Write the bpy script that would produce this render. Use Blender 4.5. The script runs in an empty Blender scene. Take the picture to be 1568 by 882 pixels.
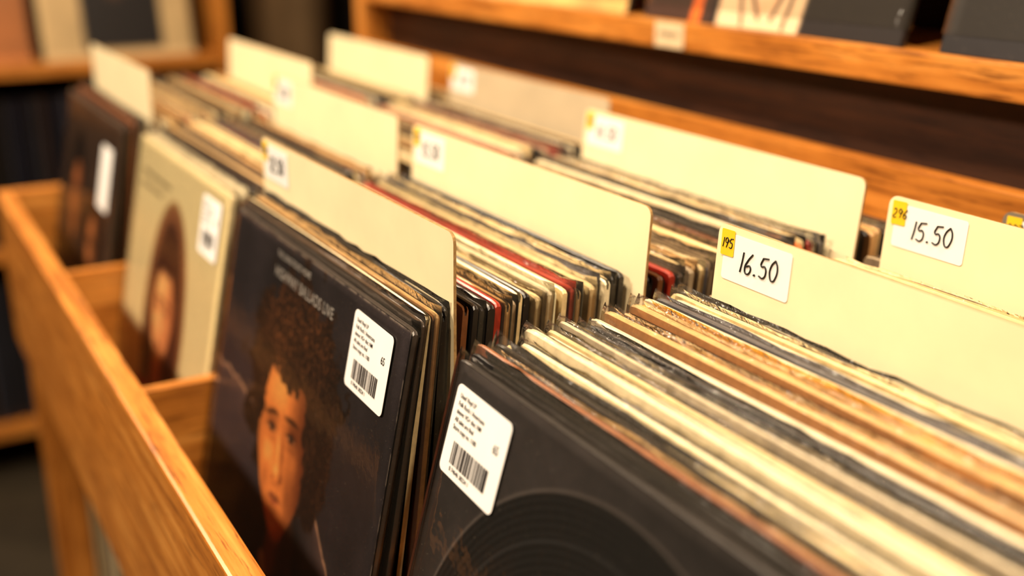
import bpy, bmesh, math, random
import numpy as np
from mathutils import Vector, Matrix
random.seed(7); np.random.seed(7)
ZC=1.2   # camera height; all "rel" z values are measured from it
S=bpy.context.scene
def lin(c):
    out=[]
    for v in c[:3]:
        v=v/255.0
        out.append(v/12.92 if v<=0.04045 else ((v+0.055)/1.055)**2.4)
    return tuple(out)+(1.0,)
# ------------------------------------------------------------------ materials
def newmat(name):
    m=bpy.data.materials.new(name); m.use_nodes=True
    nt=m.node_tree; nt.nodes.clear()
    o=nt.nodes.new('ShaderNodeOutputMaterial'); b=nt.nodes.new('ShaderNodeBsdfPrincipled')
    nt.links.new(b.outputs[0],o.inputs[0])
    return m,nt,b,o
def noise(nt,scale,detail=4,rough=.55,vec=None,dist=0):
    n=nt.nodes.new('ShaderNodeTexNoise'); n.inputs['Scale'].default_value=scale
    n.inputs['Detail'].default_value=detail; n.inputs['Roughness'].default_value=rough
    n.inputs['Distortion'].default_value=dist
    if vec is not None: nt.links.new(vec,n.inputs['Vector'])
    return n
def ramp(nt,fac,stops):
    r=nt.nodes.new('ShaderNodeValToRGB'); e=r.color_ramp.elements
    while len(e)<len(stops): e.new(.5)
    for i,(p,c) in enumerate(stops):
        e[i].position=p; e[i].color=c if len(c)==4 else lin(c)
    nt.links.new(fac,r.inputs[0]); return r
def coords(nt,scale):
    t=nt.nodes.new('ShaderNodeTexCoord'); m=nt.nodes.new('ShaderNodeMapping')
    m.inputs['Scale'].default_value=scale
    nt.links.new(t.outputs['Object'],m.inputs['Vector']); return m.outputs[0]
def bump(nt,b,h,strength,dist=.001):
    n=nt.nodes.new('ShaderNodeBump'); n.inputs['Strength'].default_value=strength; n.inputs['Distance'].default_value=dist
    nt.links.new(h,n.inputs['Height']); nt.links.new(n.outputs[0],b.inputs['Normal'])
def wood(name,axis,dark,mid,light,rough=.34,sc=1.0):
    m,nt,b,o=newmat(name)
    s={'x':(5,85,85),'y':(85,5,85),'z':(85,85,5)}[axis]
    v=coords(nt,tuple(k*sc for k in s))
    n=noise(nt,1.0,6,.62,v,.35)
    r=ramp(nt,n.outputs[0],[(.30,dark),(.5,mid),(.70,light)])
    v2=coords(nt,tuple(k*sc*4 for k in s)); n2=noise(nt,1.0,3,.7,v2)
    r2=ramp(nt,n2.outputs[0],[(.36,(120,88,60)),(.46,(255,255,255))])
    mx=nt.nodes.new('ShaderNodeMixRGB'); mx.blend_type='MULTIPLY'; mx.inputs[0].default_value=.65
    nt.links.new(r.outputs[0],mx.inputs[1]); nt.links.new(r2.outputs[0],mx.inputs[2])
    n3=noise(nt,9,4,.6,coords(nt,(1,1,1)))
    r3=ramp(nt,n3.outputs[0],[(.3,(205,190,170)),(.6,(255,255,255))])
    mx2=nt.nodes.new('ShaderNodeMixRGB'); mx2.blend_type='MULTIPLY'; mx2.inputs[0].default_value=.6
    nt.links.new(mx.outputs[0],mx2.inputs[1]); nt.links.new(r3.outputs[0],mx2.inputs[2])
    nt.links.new(mx2.outputs[0],b.inputs['Base Color'])
    b.inputs['Roughness'].default_value=rough
    bump(nt,b,n2.outputs[0],.25,.0005)
    return m
OAK=((150,86,30),(198,124,48),(222,152,72))
wood_x=wood('oak_grain_x','x',*OAK); wood_y=wood('oak_grain_y','y',*OAK); wood_z=wood('oak_grain_z','z',*OAK)
DK=((46,24,12),(70,38,19),(92,51,26))
dark_x=wood('walnut_panel','x',*DK,rough=.5); dark_z=wood('walnut_panel_vertical','z',*DK,rough=.5)
def plain(name,c,rough=.6,var=.25,scale=30,bmp=.1,spec=.4):
    m,nt,b,o=newmat(name)
    n=noise(nt,scale,5,.6,coords(nt,(1,1,1)))
    d=tuple(v*(1-var) for v in c)
    r=ramp(nt,n.outputs[0],[(.3,d),(.65,c)])
    nt.links.new(r.outputs[0],b.inputs['Base Color']); b.inputs['Roughness'].default_value=rough
    b.inputs['Specular IOR Level'].default_value=spec
    bump(nt,b,n.outputs[0],bmp,.0008)
    return m
def vcol(name,rough=.35,wear=.35,spec=.5,coat=0,bmp=.15,bscale=60,speck=.3):
    m,nt,b,o=newmat(name)
    a=nt.nodes.new('ShaderNodeVertexColor'); a.layer_name='Col'
    n=noise(nt,140,5,.7,coords(nt,(1,1,1)))
    r=ramp(nt,n.outputs[0],[(.35,(150,145,140)),(.6,(255,255,255))])
    mx=nt.nodes.new('ShaderNodeMixRGB'); mx.blend_type='MULTIPLY'; mx.inputs[0].default_value=wear
    nt.links.new(a.outputs[0],mx.inputs[1]); nt.links.new(r.outputs[0],mx.inputs[2])
    n2=noise(nt,600,3,.7,coords(nt,(1,1,1)))
    r2=ramp(nt,n2.outputs[0],[(.67,(0,0,0)),(.73,(255,255,255))])
    sc=nt.nodes.new('ShaderNodeMath'); sc.operation='MULTIPLY'; sc.inputs[1].default_value=speck
    nt.links.new(r2.outputs[0],sc.inputs[0])
    mx2=nt.nodes.new('ShaderNodeMixRGB'); mx2.inputs[2].default_value=lin((205,185,155))
    nt.links.new(sc.outputs[0],mx2.inputs[0]); nt.links.new(mx.outputs[0],mx2.inputs[1])
    nt.links.new(mx2.outputs[0],b.inputs['Base Color'])
    b.inputs['Roughness'].default_value=rough; b.inputs['Specular IOR Level'].default_value=spec
    b.inputs['Coat Weight'].default_value=coat; b.inputs['Coat Roughness'].default_value=.15
    nb=noise(nt,bscale,3,.5,coords(nt,(1,1,1)))
    bump(nt,b,nb.outputs[0],bmp,.001)
    return m
m_card=vcol('sleeve_cardboard',.3,.35)
m_print=vcol('printed_cover',.45,.15,.3,coat=0,bmp=.1,bscale=35,speck=.35)
m_div=plain('cream_divider_card',(244,226,184),.5,.05,12,.08)
m_divedge=plain('card_edge',(190,150,95),.7,.3,200)
m_label=plain('white_label',(240,238,236),.5,.02,40,.03)
m_yellow=plain('yellow_tag',(240,196,30),.5,.05,60,.03)
m_ink=plain('black_ink',(18,16,18),.5,.1,40,.0)
m_title=plain('title_ink',(215,206,196),.5,.3,300,.0)
def film(name,haze,blend,rough,bst,bscale=110):
    m=bpy.data.materials.new(name); m.use_nodes=True; nt=m.node_tree; nt.nodes.clear()
    o=nt.nodes.new('ShaderNodeOutputMaterial')
    t=nt.nodes.new('ShaderNodeBsdfTransparent'); t.inputs[0].default_value=(.99,.98,.97,1)
    g=nt.nodes.new('ShaderNodeBsdfGlossy'); g.inputs['Roughness'].default_value=rough
    d=nt.nodes.new('ShaderNodeBsdfDiffuse'); d.inputs[0].default_value=(.95,.85,.68,1)
    lw=nt.nodes.new('ShaderNodeLayerWeight'); lw.inputs[0].default_value=blend
    m1=nt.nodes.new('ShaderNodeMixShader'); m2=nt.nodes.new('ShaderNodeMixShader')
    m1.inputs[0].default_value=haze
    nt.links.new(t.outputs[0],m1.inputs[1]); nt.links.new(d.outputs[0],m1.inputs[2])
    nt.links.new(lw.outputs['Fresnel'],m2.inputs[0]); nt.links.new(m1.outputs[0],m2.inputs[1]); nt.links.new(g.outputs[0],m2.inputs[2])
    n=noise(nt,bscale,3,.6,coords(nt,(1,1,1))); bp=nt.nodes.new('ShaderNodeBump'); bp.inputs['Strength'].default_value=bst; bp.inputs['Distance'].default_value=.003
    nt.links.new(n.outputs[0],bp.inputs['Height']); nt.links.new(bp.outputs[0],g.inputs['Normal'])
    nt.links.new(m2.outputs[0],o.inputs[0]); return m
m_film=film('clear_plastic_flap',.02,.20,.13,.7,110)
m_film2=film('clear_plastic_front',.004,.15,.12,.12)
# ------------------------------------------------------------------ helpers
def link(o,parent=None):
    S.collection.objects.link(o)
    if parent is not None: o.parent=parent
    return o
def empty(name,loc=(0,0,0),rot=(0,0,0)):
    e=bpy.data.objects.new(name,None); e.empty_display_size=.05; e.location=loc; e.rotation_euler=rot; return link(e)
def box(name,x0,x1,y0,y1,z0,z1,mat,parent=None,bev=.002,rel=True):
    zz=ZC if rel else 0
    bm=bmesh.new(); bmesh.ops.create_cube(bm,size=1)
    for v in bm.verts:
        v.co=Vector(((x0+x1)/2+v.co.x*(x1-x0),(y0+y1)/2+v.co.y*(y1-y0),(z0+z1)/2+v.co.z*(z1-z0)+zz))
    if bev: bmesh.ops.bevel(bm,geom=bm.edges[:],offset=bev,segments=2,affect='EDGES',profile=.6)
    me=bpy.data.meshes.new(name); bm.to_mesh(me); bm.free(); me.materials.append(mat)
    return link(bpy.data.objects.new(name,me),parent)
def plate(name,w,h,r,t,mat,parent,x=0,z=0,y=0,edge=None,rot=0,n=5):
    """rounded rectangle; x,z = top-left corner in the parent's local XZ plane; front face at y"""
    pts=[]
    corners=[(w-r,-r,0),(r,-r,90),(r,-h+r,180),(w-r,-h+r,270)]
    for cx,cz,a0 in corners:
        for k in range(n+1):
            a=math.radians(a0+90*k/n); pts.append((cx+r*math.cos(a),cz+r*math.sin(a)))
    N=len(pts); vs=[(p[0],0,p[1]) for p in pts]+[(p[0],t,p[1]) for p in pts]
    fs=[list(range(N)),list(range(2*N-1,N-1,-1))]+[[(i+1)%N,i,i+N,(i+1)%N+N] for i in range(N)]
    me=bpy.data.meshes.new(name); me.from_pydata(vs,[],fs); me.materials.append(mat)
    if edge:
        me.materials.append(edge)
        for i,p in enumerate(me.polygons):
            if i>1: p.material_index=1
    o=link(bpy.data.objects.new(name,me),parent); o.location=(x,y,z); o.rotation_euler=(0,rot,0); return o
def text(name,s,size,mat,parent,x,z,y,rot=0,sx=1.0,sp=1.0):
    c=bpy.data.curves.new(name,'FONT'); c.body=s; c.size=size; c.space_character=sp
    c.materials.append(mat); c.offset=size*.012
    o=link(bpy.data.objects.new(name,c),parent); o.location=(x,y,z); o.rotation_euler=(math.radians(90),rot,0); o.scale=(sx,1,1); return o
STROKES={'1':[[(.22,.98),(.2,.5),(.14,0)]],
'6':[[(.5,1),(.2,.62),(.06,.25),(.2,0),(.46,.12),(.42,.4),(.12,.33)]],
'5':[[(.16,.95),(.1,.55),(.34,.58),(.48,.3),(.32,.02),(.02,.06)],[(.16,.95),(.55,1.0)]],
'0':[[(.3,1),(.06,.7),(.06,.2),(.26,0),(.48,.25),(.48,.75),(.3,1)]],
'9':[[(.5,.8),(.28,1),(.08,.75),(.2,.5),(.45,.6),(.5,.85),(.42,.4),(.3,0)]],
'2':[[(.05,.8),(.25,1),(.45,.75),(.3,.4),(.03,.02),(.5,.04)]],
'4':[[(.3,1),(.05,.42),(.5,.4)],[(.42,.7),(.36,0)]],
'3':[[(.08,.9),(.35,1),(.42,.72),(.2,.54),(.48,.35),(.3,0),(.03,.1)]],
'7':[[(.04,.95),(.5,1),(.3,.5),(.2,0)]],
'8':[[(.42,.9),(.2,1),(.12,.75),(.42,.35),(.3,.02),(.08,.2),(.4,.7),(.42,.9)]],
'.':[[(.04,.0),(.13,.06)],[(.04,.05),(.13,.01)]]}
def handwrite(name,s,hh,parent,x,z,y,depth=.00045,mat=None):
    c=bpy.data.curves.new(name,'CURVE'); c.dimensions='3D'; c.bevel_depth=depth; c.bevel_resolution=1; c.resolution_u=6; c.use_fill_caps=True
    cx=0
    for ch in s:
        for st in STROKES[ch]:
            sp=c.splines.new('BEZIER'); sp.bezier_points.add(len(st)-1)
            for bp,(px,pz) in zip(sp.bezier_points,st):
                bp.co=(cx+(px+pz*.08)*hh*.9,0,pz*hh+cx*.06); bp.handle_left_type='AUTO'; bp.handle_right_type='AUTO'
        cx+=hh*(.36 if ch in '.1' else .66)
    c.materials.append(mat or m_ink)
    o=link(bpy.data.objects.new(name,c),parent); o.location=(x,y,z); return o
def set_cols(me,cols,domain):
    a=me.color_attributes.new('Col','FLOAT_COLOR',domain); a.data.foreach_set('color',np.asarray(cols,dtype=np.float32).ravel())
class Acc:
    def __init__(s): s.v=[];s.f=[];s.c=[]
    def add(s,vs,fs,cs):
        b=len(s.v); s.v+=vs
        for f,c in zip(fs,cs): s.f.append([i+b for i in f]); s.c.append(c)
    def obj(s,name,mat,parent=None,smooth=False):
        me=bpy.data.meshes.new(name); me.from_pydata(s.v,[],s.f); me.materials.append(mat)
        cc=[]
        for p,c in zip(me.polygons,s.c): cc+= [c]*len(p.vertices)
        set_cols(me,cc,'CORNER')
        if smooth:
            me.polygons.foreach_set('use_smooth',[True]*len(me.polygons))
        return link(bpy.data.objects.new(name,me),parent)
HR=.313
def sleeve(acc,x0,w,yt,zt,h,L,th,cf,ce,slit=True,warp=.0006):
    sn,cs=math.sin(L),math.cos(L)
    xs=[0,.0015,.006]+[w*k/7 for k in range(1,7)]+[w-.006,w-.0015,w]
    ph=random.random()*6; n=len(xs)
    def P(x,a,s,wv):
        yy=yt-s*sn+a*cs+wv
        return (x0+x,yy,zt-s*cs-a*sn+ZC)
    vs=[];
    A=[0,th*.25,th*.34,th*.66,th*.75,th]
    for i,x in enumerate(xs):
        wv=warp*math.sin(ph+x*14)
        drop={0:.0022,1:.0006,n-1:.0022,n-2:.0006}.get(i,0)
        for k,a in enumerate(A):
            dz=drop+(th*.22 if k in (0,5) else 0)+( (.0035 if slit else .0002) if k in (2,3) else 0)
            vs.append(P(x,a,dz,wv))
        vs.append(P(x,th,h,0)); vs.append(P(x,0,h,0))
    m=8; fs=[];cc=[]
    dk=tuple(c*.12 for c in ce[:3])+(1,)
    for i in range(n-1):
        a=i*m;b=(i+1)*m
        for k in range(5):
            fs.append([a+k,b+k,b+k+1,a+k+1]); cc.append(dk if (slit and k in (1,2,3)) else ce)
        fs.append([a+5,b+5,b+6,a+6]); cc.append(cf)
        fs.append([a+6,b+6,b+7,a+7]); cc.append(ce)
        fs.append([a+7,b+7,b,a]); cc.append(cf)
    fs.append([0,1,2,3,4,5,6,7]); cc.append(ce)
    e=(n-1)*m; fs.append([e+7-k for k in range(8)]); cc.append(ce)
    acc.add(vs,fs,cc)
def bag(acc,x0,w,yt,zt,L,th,ext=.0045,down=.03,wb=1.0,nx=22):
    sn,cs=math.sin(L),math.cos(L); g=.0005
    rows=[down,.006,.001,-ext*.5,-ext]
    if down>.1: rows=[down,down*.66,down*.33]+rows[1:]
    loop=[(k/nx,0) for k in range(nx+1)]+[(k/nx,1) for k in range(nx,-1,-1)]
    vs=[];N=len(loop); rw=[random.uniform(-1,1) for _ in loop]; rw2=[random.uniform(-1,1) for _ in loop]
    r0=random.uniform(-.001,.0015)
    for ri,s in enumerate(rows):
        top=max(0,-s)/ext
        for j,(fx,bk) in enumerate(loop):
            x=-.0012-top*.0012+fx*(w+.0024+top*.0024)
            a=(th+g if bk else -g)
            if top>0: a=a*(1-.8*top)+th*.5*.8*top
            wob=(rw[j]*.0002*(1 if ri>0 else .3)+rw[j]*top*.0009)*wb
            ss=s+ (rw2[j]*.0006+r0)*top + (-.0016*top if fx in (0.0,1.0) else 0)
            vs.append((x0+x,yt-ss*sn+(a+ (wob if not(fx in(0.0,1.0)) else 0))*cs,zt-ss*cs-a*sn+ZC))
    fs=[]
    for r in range(len(rows)-1):
        for j in range(N):
            k=(j+1)%N; fs.append([r*N+j,r*N+k,(r+1)*N+k,(r+1)*N+j])
    acc.add(vs,fs,[(1,1,1,1)]*len(fs))
PAL={'cream':((215,190,135),(242,216,160)),'white':((232,215,175),(252,238,198)),'black':((22,20,20),(34,28,25)),
'dark':((48,34,26),(78,58,42)),'gray':((120,102,82),(172,150,118)),'red':((150,34,20),(176,54,34)),
'tan':((165,112,62),(222,178,116)),'brown':((98,48,26),(140,84,46)),'mustard':((235,150,12),(254,176,22)),
'slate':((52,54,66),(84,80,84)),'pink':((176,106,74),(214,156,108)),'olive':((96,84,50),(140,124,84)),'navy':((24,26,38),(42,38,42)),
'blackcream':((25,22,22),(222,196,145)),'darkcream':((70,44,30),(214,180,122)),'clear':((170,154,130),(222,206,172)),'orange':((190,80,20),(214,104,36))}
def stack(name,x0,items,zb=-.518,w=.315,ex=(.002,.0045)):
    """items: (ytop,lean_deg,thick,palette,bagdepth)"""
    acc=Acc(); fb=Acc(); nb=0
    for (yt,ld,th,pal,bd) in items:
        L=math.radians(ld); h=HR+random.uniform(-.0025,.0035); jx=random.uniform(-.004,.004)
        zt=zb+h*math.cos(L)+th*math.sin(L)
        cf,ce=PAL[pal]; v=random.uniform(.90,1.06)
        cf=lin([min(255,c*v) for c in cf]); ce=lin([min(255,c*v) for c in ce])
        ww=w+random.uniform(-.003,.001)
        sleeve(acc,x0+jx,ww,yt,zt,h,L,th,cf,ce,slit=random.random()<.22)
        if bd>0:
            bag(fb,x0+jx,ww,yt,zt,L,th,ext=random.uniform(*ex),down=bd); nb+=1
    o=acc.obj(name,m_card)
    if nb: fb.obj('plastic_outer_sleeves',m_film,o,smooth=True)
    return o
def gen(ya,yb,l0,l1,pals,tmin=.003,tmax=.0048,gap=.0018,bagp=.35,bd=.03):
    out=[];y=ya;k=0
    while True:
        th=random.uniform(tmin,tmax)
        if y+th>yb: break
        f=(y-ya)/(yb-ya+1e-6)
        out.append((y,l0+(l1-l0)*f,th,pals[k%len(pals)] if k<len(pals) else random.choice(pals),bd if random.random()<bagp else 0))
        y+=th+random.uniform(.0004,gap); k+=1
    return out
# ------------------------------------------------------------------ painting helpers (cover prints)
def vnoise(U,V,f,seed):
    r=np.random.RandomState(seed); G=r.rand(int(f)+3,int(f)+3)
    x=np.clip(U,0,1)*f; y=np.clip(V,0,1)*f; i=x.astype(int); j=y.astype(int); a=x-i; b=y-j
    a=a*a*(3-2*a); b=b*b*(3-2*b)
    return (G[j,i]*(1-a)+G[j,i+1]*a)*(1-b)+(G[j+1,i]*(1-a)+G[j+1,i+1]*a)*b
def fbm(U,V,f,seed,o=4):
    t=0;w=.5;s=0
    for k in range(o): t=t+w*vnoise(U,V,f*2**k,seed+k); s+=w; w*=.55
    return t/s
def sm(x,a,b):
    t=np.clip((x-a)/(b-a),0,1); return t*t*(3-2*t)
def ell(U,V,cx,cy,rx,ry,soft=.15,rot=0.0):
    c,s=math.cos(rot),math.sin(rot); x=(U-cx)*c+(V-cy)*s; y=-(U-cx)*s+(V-cy)*c
    d=np.sqrt((x/rx)**2+(y/ry)**2); return 1-sm(d,1-soft,1+soft)
def gau(X,Y,cx,cy,rx,ry,rot=0.0):
    c,s=math.cos(rot),math.sin(rot); x=(X-cx)*c+(Y-cy)*s; y=-(X-cx)*s+(Y-cy)*c
    return np.exp(-((x/rx)**2+(y/ry)**2))
def seg(U,V,x0,y0,x1,y1,w,soft=.5):
    dx,dy=x1-x0,y1-y0; t=np.clip(((U-x0)*dx+(V-y0)*dy)/(dx*dx+dy*dy),0,1)
    d=np.hypot(U-x0-t*dx,V-y0-t*dy); return 1-sm(d,w*(1-soft),w*(1+soft))
def mixc(img,m,c):
    c=np.array(c,float); return img*(1-m[...,None])+c*m[...,None]
def mul(img,m,k): return img*(1-m[...,None]*(1-k))
def cover(name,N,paint,parent,w=.313,h=.312,x=.001,z=-.001,y=-.0004,mat=None):
    u=np.linspace(0,1,N); U,V=np.meshgrid(u,u)
    img=np.clip(paint(U,V),0,255)/255.0
    l=np.where(img<=.04045,img/12.92,((img+.055)/1.055)**2.4)
    co=np.stack([x+U*w,np.full_like(U,y),z-V*h],-1).reshape(-1,3)
    idx=np.arange(N*N).reshape(N,N)
    f=np.stack([idx[:-1,:-1],idx[1:,:-1],idx[1:,1:],idx[:-1,1:]],-1).reshape(-1,4)
    me=bpy.data.meshes.new(name); me.from_pydata(co.tolist(),[],f.tolist()); me.materials.append(mat or m_print)
    set_cols(me,np.concatenate([l.reshape(-1,3),np.ones((N*N,1))],1),'POINT')
    return link(bpy.data.objects.new(name,me),parent)
def face(img,U,V,cx,cy,s,skin,shade,rot=.0,fem=False,wide=1.0,s0=-.05,s1=.6):
    """portrait print: soft tonal modelling of a 3/4 face; s = half height"""
    c,sn=math.cos(rot),math.sin(rot)
    X=((U-cx)*c+(V-cy)*sn)/s/wide; Y=(-(U-cx)*sn+(V-cy)*c)/s
    wj=.655-.07*sm(Y,.0,.45)-.20*sm(Y,.4,1.0)-.05*sm(-Y,.3,1.)
    d=np.sqrt((X/wj)**2+(Y)**2); m=1-sm(d,.93,1.03)
    skin=np.array(skin,float); shade=np.array(shade,float); dk=shade*.32
    t=1.0-1.05*sm(X,s0,s1)
    t-=.35*sm(-X,.40,.68); t-=.55*sm(Y,.78,1.02); t-=.35*sm(-Y,.62,1.0)
    t+=.22*gau(X,Y,-.14,-.55,.26,.20)+.28*gau(X,Y,-.34,.14,.13,.14)+.18*gau(X,Y,-.08,.80,.11,.08)
    t+=.30*gau(X,Y,.34,.10,.10,.13)
    t-=.62*gau(X,Y,-.29,-.19,.17,.10)+.60*gau(X,Y,.22,-.19,.16,.10)
    t-=.25*gau(X,Y,-.27,-.02,.13,.03)+.22*gau(X,Y,.22,-.02,.12,.03)
    t-=.30*gau(X,Y,-.38,.42,.07,.20,.25)+.25*gau(X,Y,.22,.45,.08,.2,-.2)
    t+=.30*gau(X,Y,-.075,.02,.035,.20,-.10); t+=.32*gau(X,Y,-.09,.26,.06,.055)
    t-=.48*gau(X,Y,.035,.08,.045,.20,-.08); t-=.55*gau(X,Y,.05,.31,.05,.05)
    t-=.60*gau(X,Y,-.16,.345,.030,.020)+.65*gau(X,Y,.015,.355,.035,.018)
    t-=.30*gau(X,Y,-.07,.40,.11,.03); t-=.28*gau(X,Y,-.07,.665,.13,.035)
    t=np.clip(t,-1,1.35)[...,None]
    hi=np.minimum(skin*1.2+14,255)
    base=np.where(t>1,skin+(hi-skin)*np.clip((t-1)/.35,0,1),np.where(t>0,shade+(skin-shade)*np.clip(t,0,1),shade+(dk-shade)*np.clip(-t,0,1)))
    for ex,dr in ((-.29,.03),(.22,-.01)):
        base=mixc(base,.8*gau(X,Y,ex-.06,-.295+dr*.5,.13,.028,-.16 if ex<0 else .05),(34,18,10))
        base=mixc(base,.65*gau(X,Y,ex+.07,-.295,.09,.024,.18),(34,18,10))
        base=mixc(base,.5*gau(X,Y,ex,-.128,.085,.028),(200,165,132))
        base=mixc(base,.95*ell(X,Y,ex+.005,-.135,.045,.042,.35),(30,19,14))
        base=mixc(base,.7*gau(X,Y,ex-.008,-.150,.010,.010),(235,215,190))
        base=mixc(base,.85*gau(X,Y,ex-.05,-.160,.07,.014,-.18),(24,12,8)); base=mixc(base,.85*gau(X,Y,ex+.05,-.160,.07,.014,.2),(24,12,8))
        base=mixc(base,.4*gau(X,Y,ex,-.098,.09,.010),(60,30,18))
    lip=np.array((186,78,52) if fem else (168,82,52),float)
    k=np.clip(.45+.55*t,.35,1.1)
    mu=np.maximum(gau(X,Y,-.13,.522,.075,.024,-.08),gau(X,Y,-.01,.522,.075,.024,.08))
    base=base*(1-.8*mu[...,None])+(lip*.7)*k*.8*mu[...,None]
    ml=.85*gau(X,Y,-.07,.578,.105,.030)
    base=base*(1-ml[...,None])+lip*k*ml[...,None]
    base=mixc(base,.85*gau(X,Y,-.07,.549,.145,.009),(44,15,10))
    return img*(1-m[...,None])+base*m[...,None]
def paint_portrait(U,V):
    n=fbm(U,V,5,3); img=np.ones(U.shape+(3,))*np.array([46,40,42.])
    img=img*(.6+.8*n[...,None])
    img=mixc(img,.5*ell(U,V,.1,.55,.3,.35,.9),(64,56,70))
    w=.34+.07*fbm(U,U*0+.3,9,11)+.10*U+.2*sm(U,.6,1.)
    img=mixc(img,.9*np.exp(-((V-w)/.006)**2)*(.45+fbm(U,V,30,5)),(215,162,120))
    img=mixc(img,.45*sm(V,0,.03)*np.where(V>w,np.exp(-(V-w)/.06),0),(150,108,92))
    sh=1-sm(np.abs(U-.58)-(.10+1.15*np.clip(V-.66,0,1)),0,.03)
    img=mixc(img,sh*sm(V,.66,.70),(30,24,22))
    img=mixc(img,ell(U,V,.56,.66,.085,.13,.2),(130,72,38))
    img=mul(img,.8*ell(U,V,.62,.66,.07,.14,.6),.35)
    img=mixc(img,seg(U,V,.47,.70,.58,.86,.02),(185,140,96)); img=mixc(img,seg(U,V,.66,.70,.60,.86,.018),(96,64,44))
    h1=fbm(U,V,20,21,4); h2=fbm(U,V,46,33,3); h3=fbm(U,V,90,44,2)
    dx=(U-.50)/.27; dy=(V-.285)/.255; d=np.sqrt(dx*dx+dy*dy)+ (h1-.5)*.85+(h2-.5)*.25
    hm=1-sm(d,.9,1.03)
    img=mixc(img,hm,(26,16,11))
    wx=U+.05*(fbm(U,V,14,61)-.5); wy=V+.05*(fbm(U,V,14,71)-.5)
    cell=34.0; gx=wx*cell; gy=wy*cell; ix=np.floor(gx); iy=np.floor(gy)
    rr=np.hypot(gx-ix-.5+.35*np.sin(iy*2.1+ix),gy-iy-.5+.35*np.cos(ix*1.7+iy))
    curl=np.exp(-((rr-.33)/.10)**2)
    lite=np.clip(.22+.9*(h1-.35)+.75*gau(U,V,.40,.16,.16,.12)+.4*gau(U,V,.62,.14,.12,.08),0,1)
    cm=np.clip(.7*curl+.5*sm(np.abs(np.sin(h2*24)),.7,1)+.2*h3,0,1)*lite
    img=mixc(img,hm*cm*.75,(150,88,48))
    img=face(img,U,V,.495,.425,.220,(248,150,74),(122,62,31),rot=-.14,wide=1.06,s0=.0,s1=.58)
    d2=np.sqrt(((U-.50)/.21)**2+((V-.205)/.082)**2)+(h1-.5)*.9+(h2-.5)*.4
    hm2=1-sm(d2,.88,1.04)
    d3=np.sqrt(((U-.685)/.08)**2+((V-.36)/.17)**2)+(h1-.5)*.9
    hm2=np.maximum(hm2,1-sm(d3,.85,1.05))
    d4=np.sqrt(((U-.31)/.055)**2+((V-.32)/.12)**2)+(h1-.5)*1.0
    hm2=np.maximum(hm2,1-sm(d4,.85,1.05))
    img=mixc(img,hm2,(28,17,12)); img=mixc(img,hm2*cm*.75,(160,94,50))
    g=np.random.RandomState(5).normal(0,1,U.shape)
    img=img*(1+.05*g[...,None])
    e=np.minimum(np.minimum(U,1-U),np.minimum(V,1-V))
    img=mixc(img,(.6*(1-sm(e,0,.006)))*sm(fbm(U,V,50,90),.35,.6),(190,172,150))
    return img
def paint_oval(U,V):
    img=np.ones(U.shape+(3,))*np.array([250,230,174.])*(.96+.06*fbm(U,V,6,2)[...,None])
    o=ell(U,V,.50,.50,.215,.36,.04); img=mixc(img,ell(U,V,.50,.50,.23,.375,.03),(180,136,84))
    img=mixc(img,o,(150,96,60))
    h=ell(U,V,.50,.42,.155,.23,.1)*o; img=mixc(img,h,(70,34,22))
    img=mixc(img,ell(U,V,.38,.60,.08,.2,.3)*o,(82,40,24)); img=mixc(img,ell(U,V,.62,.60,.07,.2,.3)*o,(82,40,24))
    img=mixc(img,ell(U,V,.49,.68,.06,.12,.2)*o,(220,138,84))
    img=face(img,U,V,.49,.48,.165,(255,184,116),(226,140,86),fem=True,wide=1.08)
    img=mixc(img,ell(U,V,.5,.30,.11,.05,.3)*o,(70,34,22))
    img=mixc(img,ell(U,V,.40,.86,.24,.14,.12),(212,54,30)); img=mixc(img,ell(U,V,.60,.9,.16,.13,.2),(176,40,26))
    img=mixc(img,.7*seg(U,V,.08,.10,.42,.10,.006),(110,90,60)); img=mixc(img,.6*seg(U,V,.08,.14,.34,.14,.006),(110,90,60))
    return img
def paint_vinyl(U,V):
    img=np.ones(U.shape+(3,))*np.array([58,53,52.])*(.6+.8*fbm(U,V,7,8)[...,None])
    r=np.hypot(U-.5,V-.5); m=1-sm(r,.446,.454)
    g=.5+.5*np.sin(r*520)
    base=np.ones(U.shape+(3,))*np.array([15,14,15.])+ (g*18)[...,None]
    tr=np.exp(-((r-.30)/.004)**2)+np.exp(-((r-.38)/.003)**2)+np.exp(-((r-.23)/.003)**2)
    base=base+(tr*24)[...,None]
    img=img*(1-m[...,None])+base*m[...,None]
    img=mixc(img,1-sm(r,.155,.16),(150,62,30)); img=mixc(img,1-sm(r,.012,.014),(200,190,170))
    img=mixc(img,.7*(np.exp(-((r-.45)/.003)**2)),(130,118,110))
    return img
def paint_duo(U,V):
    img=np.ones(U.shape+(3,))*np.array([74,54,42.])*(.7+.6*fbm(U,V,6,18)[...,None])
    img=mixc(img,ell(U,V,.32,.32,.17,.2,.2),(28,18,14)); img=face(img,U,V,.33,.38,.16,(190,116,66),(100,60,38))
    img=mixc(img,ell(U,V,.70,.46,.16,.19,.2),(28,18,14)); img=face(img,U,V,.69,.5,.14,(200,126,72),(100,60,38),fem=True)
    img=mixc(img,sm(V,.72,.76)*.8,(50,50,62)); img=mixc(img,ell(U,V,.85,.9,.14,.1,.2),(220,150,60))
    return img
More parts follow.
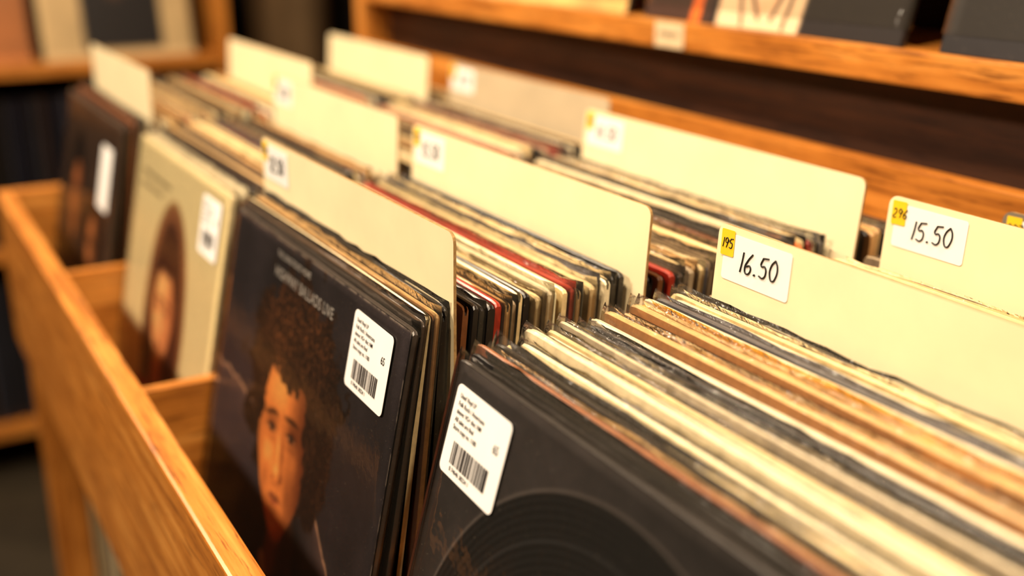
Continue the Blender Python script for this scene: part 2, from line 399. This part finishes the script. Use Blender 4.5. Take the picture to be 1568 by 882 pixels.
def paint_sketch(U,V):
    img=np.ones(U.shape+(3,))*np.array([34,27,26.])
    img=mixc(img,1-sm(U,.30,.32),(66,42,32)); img=mixc(img,seg(U,V,.30,0,.24,1,.022,.2),(225,110,40))
    m=sm(U,.33,.34)*(1-sm(U,.70-.1*(V-.5),.72-.1*(V-.5)))
    img=mixc(img,m,(236,204,164))
    img=face(img,U,V,.51,.66,.30,(240,204,164),(216,164,118))
    for a in ((.36,.70,.44,.99),(.66,.7,.60,.99),(.46,.90,.50,.97),(.58,.90,.55,.97)):
        img=mixc(img,m*seg(U,V,*a,.006),(70,44,30))
    img=mixc(img,m*ell(U,V,.51,.36,.17,.10,.1),(50,30,22))
    return img
def paint_plain(c,c2,seed):
    def f(U,V):
        img=np.ones(U.shape+(3,))*np.array(c,float)*(.8+.4*fbm(U,V,5,seed)[...,None])
        img=mixc(img,ell(U,V,.5,.52,.26,.3,.15),c2); img=mixc(img,ell(U,V,.5,.42,.1,.13,.2),[min(255,k*1.5+20) for k in c2])
        return img
    return f
def paint_frame(U,V):
    img=np.ones(U.shape+(3,))*np.array([206,178,130.])*(.9+.15*fbm(U,V,5,9)[...,None])
    q=sm(U,.26,.28)*(1-sm(U,.78,.80))*(1-sm(V,.93,.95)); img=mixc(img,q,(24,20,22))
    return mixc(img,ell(U,V,.5,.45,.1,.15,.3),(90,60,40))
def sleeve_obj(name,x0,yt,zbase,lean,th,paint,N,edge=(60,52,46),cf=(30,26,26),w=.315,h=HR,zrot=0,fd=.3,fm=None,wb=.6):
    """sleeve built in local space with its printed cover; origin at top-left front"""
    L=math.radians(lean); zt=zbase+h*math.cos(L)
    e=empty(name,(x0,yt,zt+ZC),(-L,0,zrot))
    a=Acc(); sleeve(a,0,w,0,-ZC,h,0,th,lin(cf),lin(edge),slit=False,warp=0)
    a.obj('cardboard_sleeve',m_card,e)
    cover('cover_print',N,paint,e)
    f=Acc(); bag(f,0,w,0,-ZC,0,th+.0006,ext=.004,down=fd,wb=wb)
    f.obj('plastic_outer_sleeve',fm or m_film2,e,smooth=True).location=(0,-.0005,0)
    return e
def sticker(parent,x,z,w=.055,h=.047,y=-.0020,rot=0,code='65',lines=True):
    s=plate('price_sticker',w,h,.0035,.0002,m_label,parent,x,z,y,rot=rot)
    if not lines: return s
    L=['Used Vinyl LP','Folk Rock / Americana','sleeve: VG+ disc: NM','All sales are final','Store copy no. 1180']
    for i,t in enumerate(L[:5]):
        text('sticker_text',t,.0036,m_ink,s,.0045,-.0065-.0042*i,-.0002,sx=.82)
    text('sticker_price',code,.0065,m_ink,s,w-.0115,-.019,-.0002,sx=.8)
    rng=random.Random(3); bx=.009; a=Acc()
    while bx<w-.011:
        bw=rng.choice([.0004,.0007,.001,.0013])
        a.add([(bx,-.0003,-.0285),(bx+bw,-.0003,-.0285),(bx+bw,-.0003,-.0405),(bx,-.0003,-.0405)],[[0,3,2,1]],[lin((15,15,15))])
        bx+=bw+rng.choice([.0005,.0008,.0011])
    a.obj('barcode',m_ink,s)
    text('sticker_digits','0 74646 38224 1',.0034,m_ink,s,.010,-.0442,-.0002,sx=.9)
    return s
def divider(x0,yt,price,tag,lean=4,ztop=-.16,w=.32,lab=True,mat=None,lw=.052):
    L=math.radians(lean); h=(ztop+.518)/math.cos(L)
    e=empty('price_divider_card',(x0,yt,ztop+ZC),(-L,0,0))
    plate('card',w,h,.006,.0018,mat or m_div,e,edge=m_divedge)
    if lab:
        plate('price_label',lw,.026,.002,.0002,m_label,e,.006,-.004,-.0004,rot=.0)
        plate('number_tag',.0105,.0145,.0008,.0002,m_yellow,e,.0035,-.0025,-.0008,rot=-.03)
        handwrite('number_ink',tag,.0055,e,.0048,-.0125,-.001,.00028)
        handwrite('price_ink',price,.0115,e,.0195,-.0230,-.0008,.00045)
    return e
# ------------------------------------------------------------------ room shell
m_floor=plain('floor_dark_tiles',(58,50,38),.45,.3,6,.05)
m_wall=plain('wall_dark_paint',(44,32,24),.8,.2,4,.1)
m_ceil=plain('ceiling_paint',(120,105,88),.9,.1,4,.05)
box('floor',-4,2.5,-3,1.2,-.05,0,m_floor,bev=0,rel=False)
box('ceiling',-4,2.5,-3,1.2,2.8,2.85,m_ceil,bev=0,rel=False)
box('wall_back',-4,2.5,1.15,1.2,0,2.8,m_wall,bev=0,rel=False)
box('wall_left',-4,-3.95,-3,1.15,0,2.8,m_wall,bev=0,rel=False)
box('wall_right',2.45,2.5,-3,1.15,0,2.8,m_wall,bev=0,rel=False)
box('wall_front',-3.95,2.45,-3,-2.95,0,2.8,m_wall,bev=0,rel=False)
# ------------------------------------------------------------------ record bin
B=empty('wooden_record_bin')
XR=.225
box('front_rail',-1.572,XR,.130,.149,-.545,-.340,wood_x,B,.0025)
box('bottom_board',-1.552,XR,.149,.642,-.545,-.519,wood_x,B,.001)
box('back_board',-1.572,XR,.642,.656,-.545,-.172,wood_x,B)
box('side_left',-1.572,-1.553,.149,.642,-.545,-.340,wood_y,B)
box('side_right',XR-.019,XR,.149,.642,-.519,-.340,wood_y,B)
for i,x in enumerate((-1.199,-.847,-.4955,-.1435)):
    box('partition_%d'%(i+1),x-.006,x+.006,.149,.642,-.519,-.354,wood_y,B,.001)
for i,(x,y) in enumerate(((-1.572,.14),(XR-.045,.14),(-1.572,.60),(XR-.045,.60))):
    box('leg_%d'%(i+1),x,x+.045,y,y+.045,-1.2,-.545,wood_z,B)
box('lower_shelf',-1.527,XR-.045,.15,.645,-1.09,-1.065,wood_x,B)
box('lower_stretcher',-1.527,XR-.045,.15,.17,-1.16,-1.09,wood_x,B)
def sidestack(name,xa,xb,y0,zb,pals,axis='x',w=.315,parent=None):
    acc=Acc(); x=xa; 
    while x<xb:
        th=random.uniform(.004,.008); cf,ce=PAL[random.choice(pals)]
        cf=lin(cf);ce=lin(ce); h=.312+random.uniform(-.004,.003); d=random.uniform(-.006,.006)
        if axis=='x': x0,x1,ya,yb=x,x+th,y0+d,y0+d+w
        else: ya,yb,x0,x1=x,x+th,y0+d-w,y0+d
        z0,z1=zb+ZC,zb+h+ZC
        vs=[(x0,ya,z0),(x1,ya,z0),(x1,yb,z0),(x0,yb,z0),(x0,ya,z1),(x1,ya,z1),(x1,yb,z1),(x0,yb,z1)]
        acc.add(vs,[[0,3,2,1],[4,5,6,7],[0,1,5,4],[1,2,6,5],[2,3,7,6],[3,0,4,7]],[ce,ce,ce,cf,ce,cf]); x+=th+random.uniform(.0005,.003)
    return acc.obj(name,m_card,parent)
sidestack('understock_records',-1.5,.15,.19,-1.064,['gray','black','cream','dark','slate','black','white','brown'])
# ------------------------------------------------------------------ stacks
mixA=['brown','black','black','black','red','tan','gray','cream','black','cream','white','white','cream','red','blackcream','white','cream','slate']
mixR=['tan','brown','cream','gray','black','cream','dark','tan','darkcream','white','black','orange','cream','red','white','slate']
XA,XB,XC,XD,XE=-.829,-.477,-1.180,-1.532,-.127
ZB=-.518
o=sleeve_obj('portrait_record_sleeve',XA,.2365,ZB,12,.0036,paint_portrait,520,edge=(70,62,56))
text('cover_title','THE LONG ROAD HOME',.0062,m_title,o,.10,-.013,-.0007,sx=.9,sp=1.05)
text('cover_artist','HIGHWAY BALLADS LIVE',.0105,m_title,o,.10,-.027,-.0007,sx=.85,sp=1.1)
sticker(o,.243,-.0085,.055,.0475,rot=.02)
stack('vinyl_record_row',XA,[(.2418,10.2,.0028,'dark',.3),(.2452,8.6,.003,'blackcream',0),(.2490,6.9,.003,'tan',.3),(.2526,5.2,.003,'black',0),(.2560,3.6,.0026,'black',.3)])
divider(XA-.003,.2598,'12.50','194',lean=0.8,w=.321)
stack('vinyl_record_row',XA,gen(.268,.378,6,4,mixA,gap=.0022,bagp=.4))
divider(XA-.003+.008,.3845,'15.50','195',lean=4,w=.321)
stack('vinyl_record_row',XA,gen(.393,.540,7,5,['black','brown','black','red','dark','cream','gray','tan','cream','slate','gray','cream','tan','cream']+mixR,bagp=.4))
divider(XA+.012,.549,'14.50','196',lean=6,w=.323)
stack('vinyl_record_row',XA,gen(.560,.615,5,3,['dark','tan','cream','black'],bagp=.2))
# bin B
m_film3=film('creased_plastic_wrap',.02,.26,.1,.8,30)
o=sleeve_obj('disc_picture_record_sleeve',XB,.245,ZB,15,.004,paint_vinyl,460,edge=(60,54,50),fm=film('glossy_plastic_wrap',.006,.2,.08,.35,40),wb=1.0)
sticker(o,.0085,-.0105,.0555,.0475,rot=.03)
P=[(.2515,.0030,'black'),(.2565,.0030,'brown'),(.2610,.0042,'tan'),(.2665,.0040,'black'),(.2720,.0055,'cream'),(.2790,.0055,'white'),(.2855,.0058,'white'),(.2925,.0058,'white'),(.2995,.0055,'cream'),(.3060,.0045,'clear'),(.3110,.0045,'clear'),(.3168,.0045,'black'),(.3225,.0045,'black'),(.3280,.0045,'clear'),(.3335,.0050,'tan'),(.3390,.0050,'cream'),(.3447,.0045,'pink'),(.3500,.0050,'tan'),(.3560,.0066,'mustard'),(.3636,.0040,'clear'),(.3685,.0040,'slate'),(.3735,.0045,'navy'),(.3790,.0040,'clear'),(.3840,.0035,'cream'),(.3885,.0035,'black')]
stack('vinyl_record_row',XB,[(y,14-9*(y-.25)/.14,t,p,(.04 if i%3!=1 else 0)) for i,(y,t,p) in enumerate(P)],ex=(.0020,.0042))
divider(XB+.018,.3985,'16.50','195',lean=4,w=.321)
stack('vinyl_record_row',XB,gen(.407,.521,6,4,['gray','cream','black','tan','slate'],bagp=.4))
divider(XB+.020,.5300,'15.50','296',lean=4,w=.321)
stack('vinyl_record_row',XB,gen(.540,.585,5,3,['gray','dark','black'],bagp=.3))
divider(XB+.05,.598,'11.50','297',lean=3,ztop=-.172,w=.27,mat=plain('gray_divider_card',(120,108,92),.6,.1,12,.08),lab=True)
# bin C
o=sleeve_obj('oval_portrait_record_sleeve',XC,.243,ZB,12,.004,paint_oval,260,edge=(225,208,165),cf=(215,198,150))
sticker(o,.246,-.012,.052,.05,lines=True,code='42')
stack('vinyl_record_row',XC,gen(.2505,.372,10,5,['white','cream','black','dark','tan','black','gray','tan','cream','cream','brown','cream','red','slate']+mixR,bagp=.4))
divider(XC+.0,.3865,'13.50','188',lean=3,w=.321)
stack('vinyl_record_row',XC,gen(.396,.582,7,5,['gray','black','tan','cream','white','slate','cream','cream','tan']+mixR,bagp=.4))
divider(XC+.01,.596,'10.50','187',lean=5,w=.321,mat=plain('aged_divider_card',(190,172,142),.6,.08,12,.08))
stack('vinyl_record_row',XC,gen(.604,.622,3,2,['gray','dark'],bagp=0))
# bin D
o=sleeve_obj('duo_portrait_record_sleeve',XD,.232,ZB,12,.004,paint_duo,160,edge=(70,56,44))
sticker(o,.235,-.03,.05,.07,lines=False)
stack('vinyl_record_row',XD,[(.2385,9.5,.003,'dark',0),(.2425,8,.003,'brown',0),(.2465,6.5,.003,'black',.2),(.2505,5,.003,'gray',0),(.2545,3.5,.003,'black',0)])
divider(XD-.004,.2645,'9.50','180',lean=1,w=.315,ztop=-.155,lab=False)
stack('vinyl_record_row',XD,gen(.273,.433,7,5,['white','cream','tan','dark','tan','red','cream','cream','gray']+mixR,bagp=.3))
divider(XD+.0,.4425,'9.50','181',lean=4,w=.318,ztop=-.157,lab=False)
stack('vinyl_record_row',XD,gen(.451,.574,7,5,mixR,bagp=.3))
divider(XD+.008,.5845,'9.50','182',lean=4,w=.318,ztop=-.157,lab=False)
stack('vinyl_record_row',XD,gen(.593,.622,4,3,['gray','dark','cream'],bagp=0))
# bin E (past the right edge of the picture)
stack('vinyl_record_row',XE,gen(.245,.42,13,5,list(PAL.keys()),bagp=.3))
divider(XE,.430,'12.50','290',lean=4)
stack('vinyl_record_row',XE,gen(.440,.62,7,3,list(PAL.keys()),bagp=.3))
# ------------------------------------------------------------------ wall shelf above the bin
W=empty('wall_display_shelf')
box('back_panel',-1.60,1.2,.80,.82,-1.2,.75,dark_x,W,.001)
box('lower_panel',-1.575,1.2,.70,.715,-.6,-.118,dark_x,W,.001)
box('shelf_board',-1.575,1.2,.660,.80,-.118,-.092,wood_x,W,.0025)
box('upper_board',-1.575,1.2,.660,.80,.32,.345,wood_x,W,.0025)
box('side_panel',-1.60,-1.575,.655,.80,-1.2,.75,wood_z,W,.002)
e=empty('shelf_edge_label',(-.868,.6595,-.0935+ZC)); plate('label',.043,.023,.001,.0004,plain('aged_label',(226,200,160),.6,.1,60),e,0,0,-.0004); 
text('label_text','LP NEW IN',.006,m_ink,e,.006,-.013,-.001)
def shelfrec(name,x0,paint,N,cf=(34,28,28)):
    return sleeve_obj(name,x0,.6655+HR*math.sin(math.radians(14))+.0,-.0915,14,.005,paint,N,edge=(44,38,36),cf=cf,fm=m_film3,wb=2.0)
shelfrec('sketch_portrait_record_sleeve',-.895,paint_sketch,200)
shelfrec('dark_record_sleeve',-.545,paint_plain((34,30,32),(60,50,50),4),120)
shelfrec('cream_record_sleeve',-1.24,paint_plain((220,176,106),(120,70,40),5),120,(200,170,120))
shelfrec('brown_record_sleeve',-.195,paint_plain((120,60,40),(180,140,90),6),100)
# ------------------------------------------------------------------ far shelving unit on the left side of the shop
F=empty('far_record_shelving')
FX=-2.5
box('back_panel',FX-.42,FX-.40,-1.6,.70,-1.2,.5,dark_z,F,.001)
for i,z in enumerate((-.315,-.70,-1.10,.12)):
    box('shelf_%d'%(i+1),FX-.40,FX,-1.6,.70,z,z+.026,wood_y,F)
box('upright_right',FX-.40,FX,.70,.725,-1.2,.2,wood_z,F); box('upright_left',FX-.40,FX,-1.625,-1.6,-1.2,.2,wood_z,F)
sidestack('far_filed_records',-1.55,.66,FX-.04,-.674,['black','dark','navy','black','slate','black','black'],'y',parent=F)
sidestack('far_filed_records',-1.55,.66,FX-.04,-1.074,['black','dark','black','slate','black'],'y',parent=F)
cols=[((26,22,24),(60,44,36)),((170,104,50),(214,190,150)),((30,26,26),(60,44,36)),((150,80,40),(220,180,120)),((30,34,46),(90,96,120)),((180,160,120),(90,50,30))]
for i in range(6):
    a,b=cols[i]; L=math.radians(12)
    e=sleeve_obj('display_record_sleeve',0,0,0,0,.004,paint_frame if i==0 else paint_plain(a,b,20+i),90)
    M=Matrix.Translation((FX-.03-HR*math.sin(L),.34-.335*i,-.288+HR*math.cos(L)+ZC))@Matrix.Rotation(math.radians(90),4,'Z')@Matrix.Rotation(-L,4,'X')
    e.matrix_world=M
def cyl(name,x,y,r,z0,z1,mat,seg=40):
    bm=bmesh.new(); bmesh.ops.create_cone(bm,cap_ends=True,segments=seg,radius1=r,radius2=r,depth=z1-z0)
    for v in bm.verts: v.co+=Vector((x,y,(z0+z1)/2))
    ring=[ed for ed in bm.edges if abs(ed.verts[0].co.z-ed.verts[1].co.z)<1e-5]
    bmesh.ops.bevel(bm,geom=ring,offset=r*.08,segments=2,affect='EDGES')
    for f in bm.faces: f.smooth=len(f.verts)==4
    me=bpy.data.meshes.new(name); bm.to_mesh(me); bm.free(); me.materials.append(mat); return link(bpy.data.objects.new(name,me))
cyl('round_column',-2.75,.95,.10,0,2.8,plain('column_plaster',(150,120,84),.7,.15,6))
# ------------------------------------------------------------------ lights
def area(name,loc,target,size,e,col):
    l=bpy.data.lights.new(name,'AREA'); l.shape='DISK'; l.size=size; l.energy=e; l.color=col
    o=link(bpy.data.objects.new(name,l)); o.location=loc
    o.rotation_euler=(Vector(target)-Vector(loc)).to_track_quat('-Z','Y').to_euler(); return o
WARM=(1,.80,.565)
area('front_fill_light',(-.2,-.35,2.6),(-.6,.35,.95),.12,32,WARM)
area('front_fill_light',(-1.3,-.2,2.6),(-1.0,.4,.95),.12,22,WARM)
area('front_fill_light',(.7,.35,2.6),(0,.4,1.0),.12,28,WARM)
area('edge_glint_light',(-2.15,-.12,2.18),(-.4,.33,1.0),.10,20,WARM)  # unseen light added so sleeve and film top edges catch streaks
area('front_fill_light',(-1.9,-.3,2.6),(-2.6,0,1.0),.2,7,WARM)
area('front_fill_light',(-.95,-1.35,2.2),(-.9,.3,1.0),.3,36,(1,.815,.60))  # fill light added in front to brighten card faces and covers
w=bpy.data.worlds.new('World'); S.world=w; w.use_nodes=True
w.node_tree.nodes['Background'].inputs[0].default_value=(1,.72,.45,1); w.node_tree.nodes['Background'].inputs[1].default_value=.05
# ------------------------------------------------------------------ camera
cd=bpy.data.cameras.new('camera'); cam=link(bpy.data.objects.new('camera',cd))
cd.sensor_width=36; cd.lens=39.3; cam.location=(0,0,ZC)
cam.rotation_euler=(math.radians(90-18.4),0,math.radians(59.93))
cd.clip_start=.01; cd.dof.use_dof=True; cd.dof.focus_distance=.61; cd.dof.aperture_fstop=2.8
S.camera=cam
try:
    S.view_settings.view_transform='Standard'; S.view_settings.look='None'; S.view_settings.exposure=0.0
except Exception as ex: print(ex)
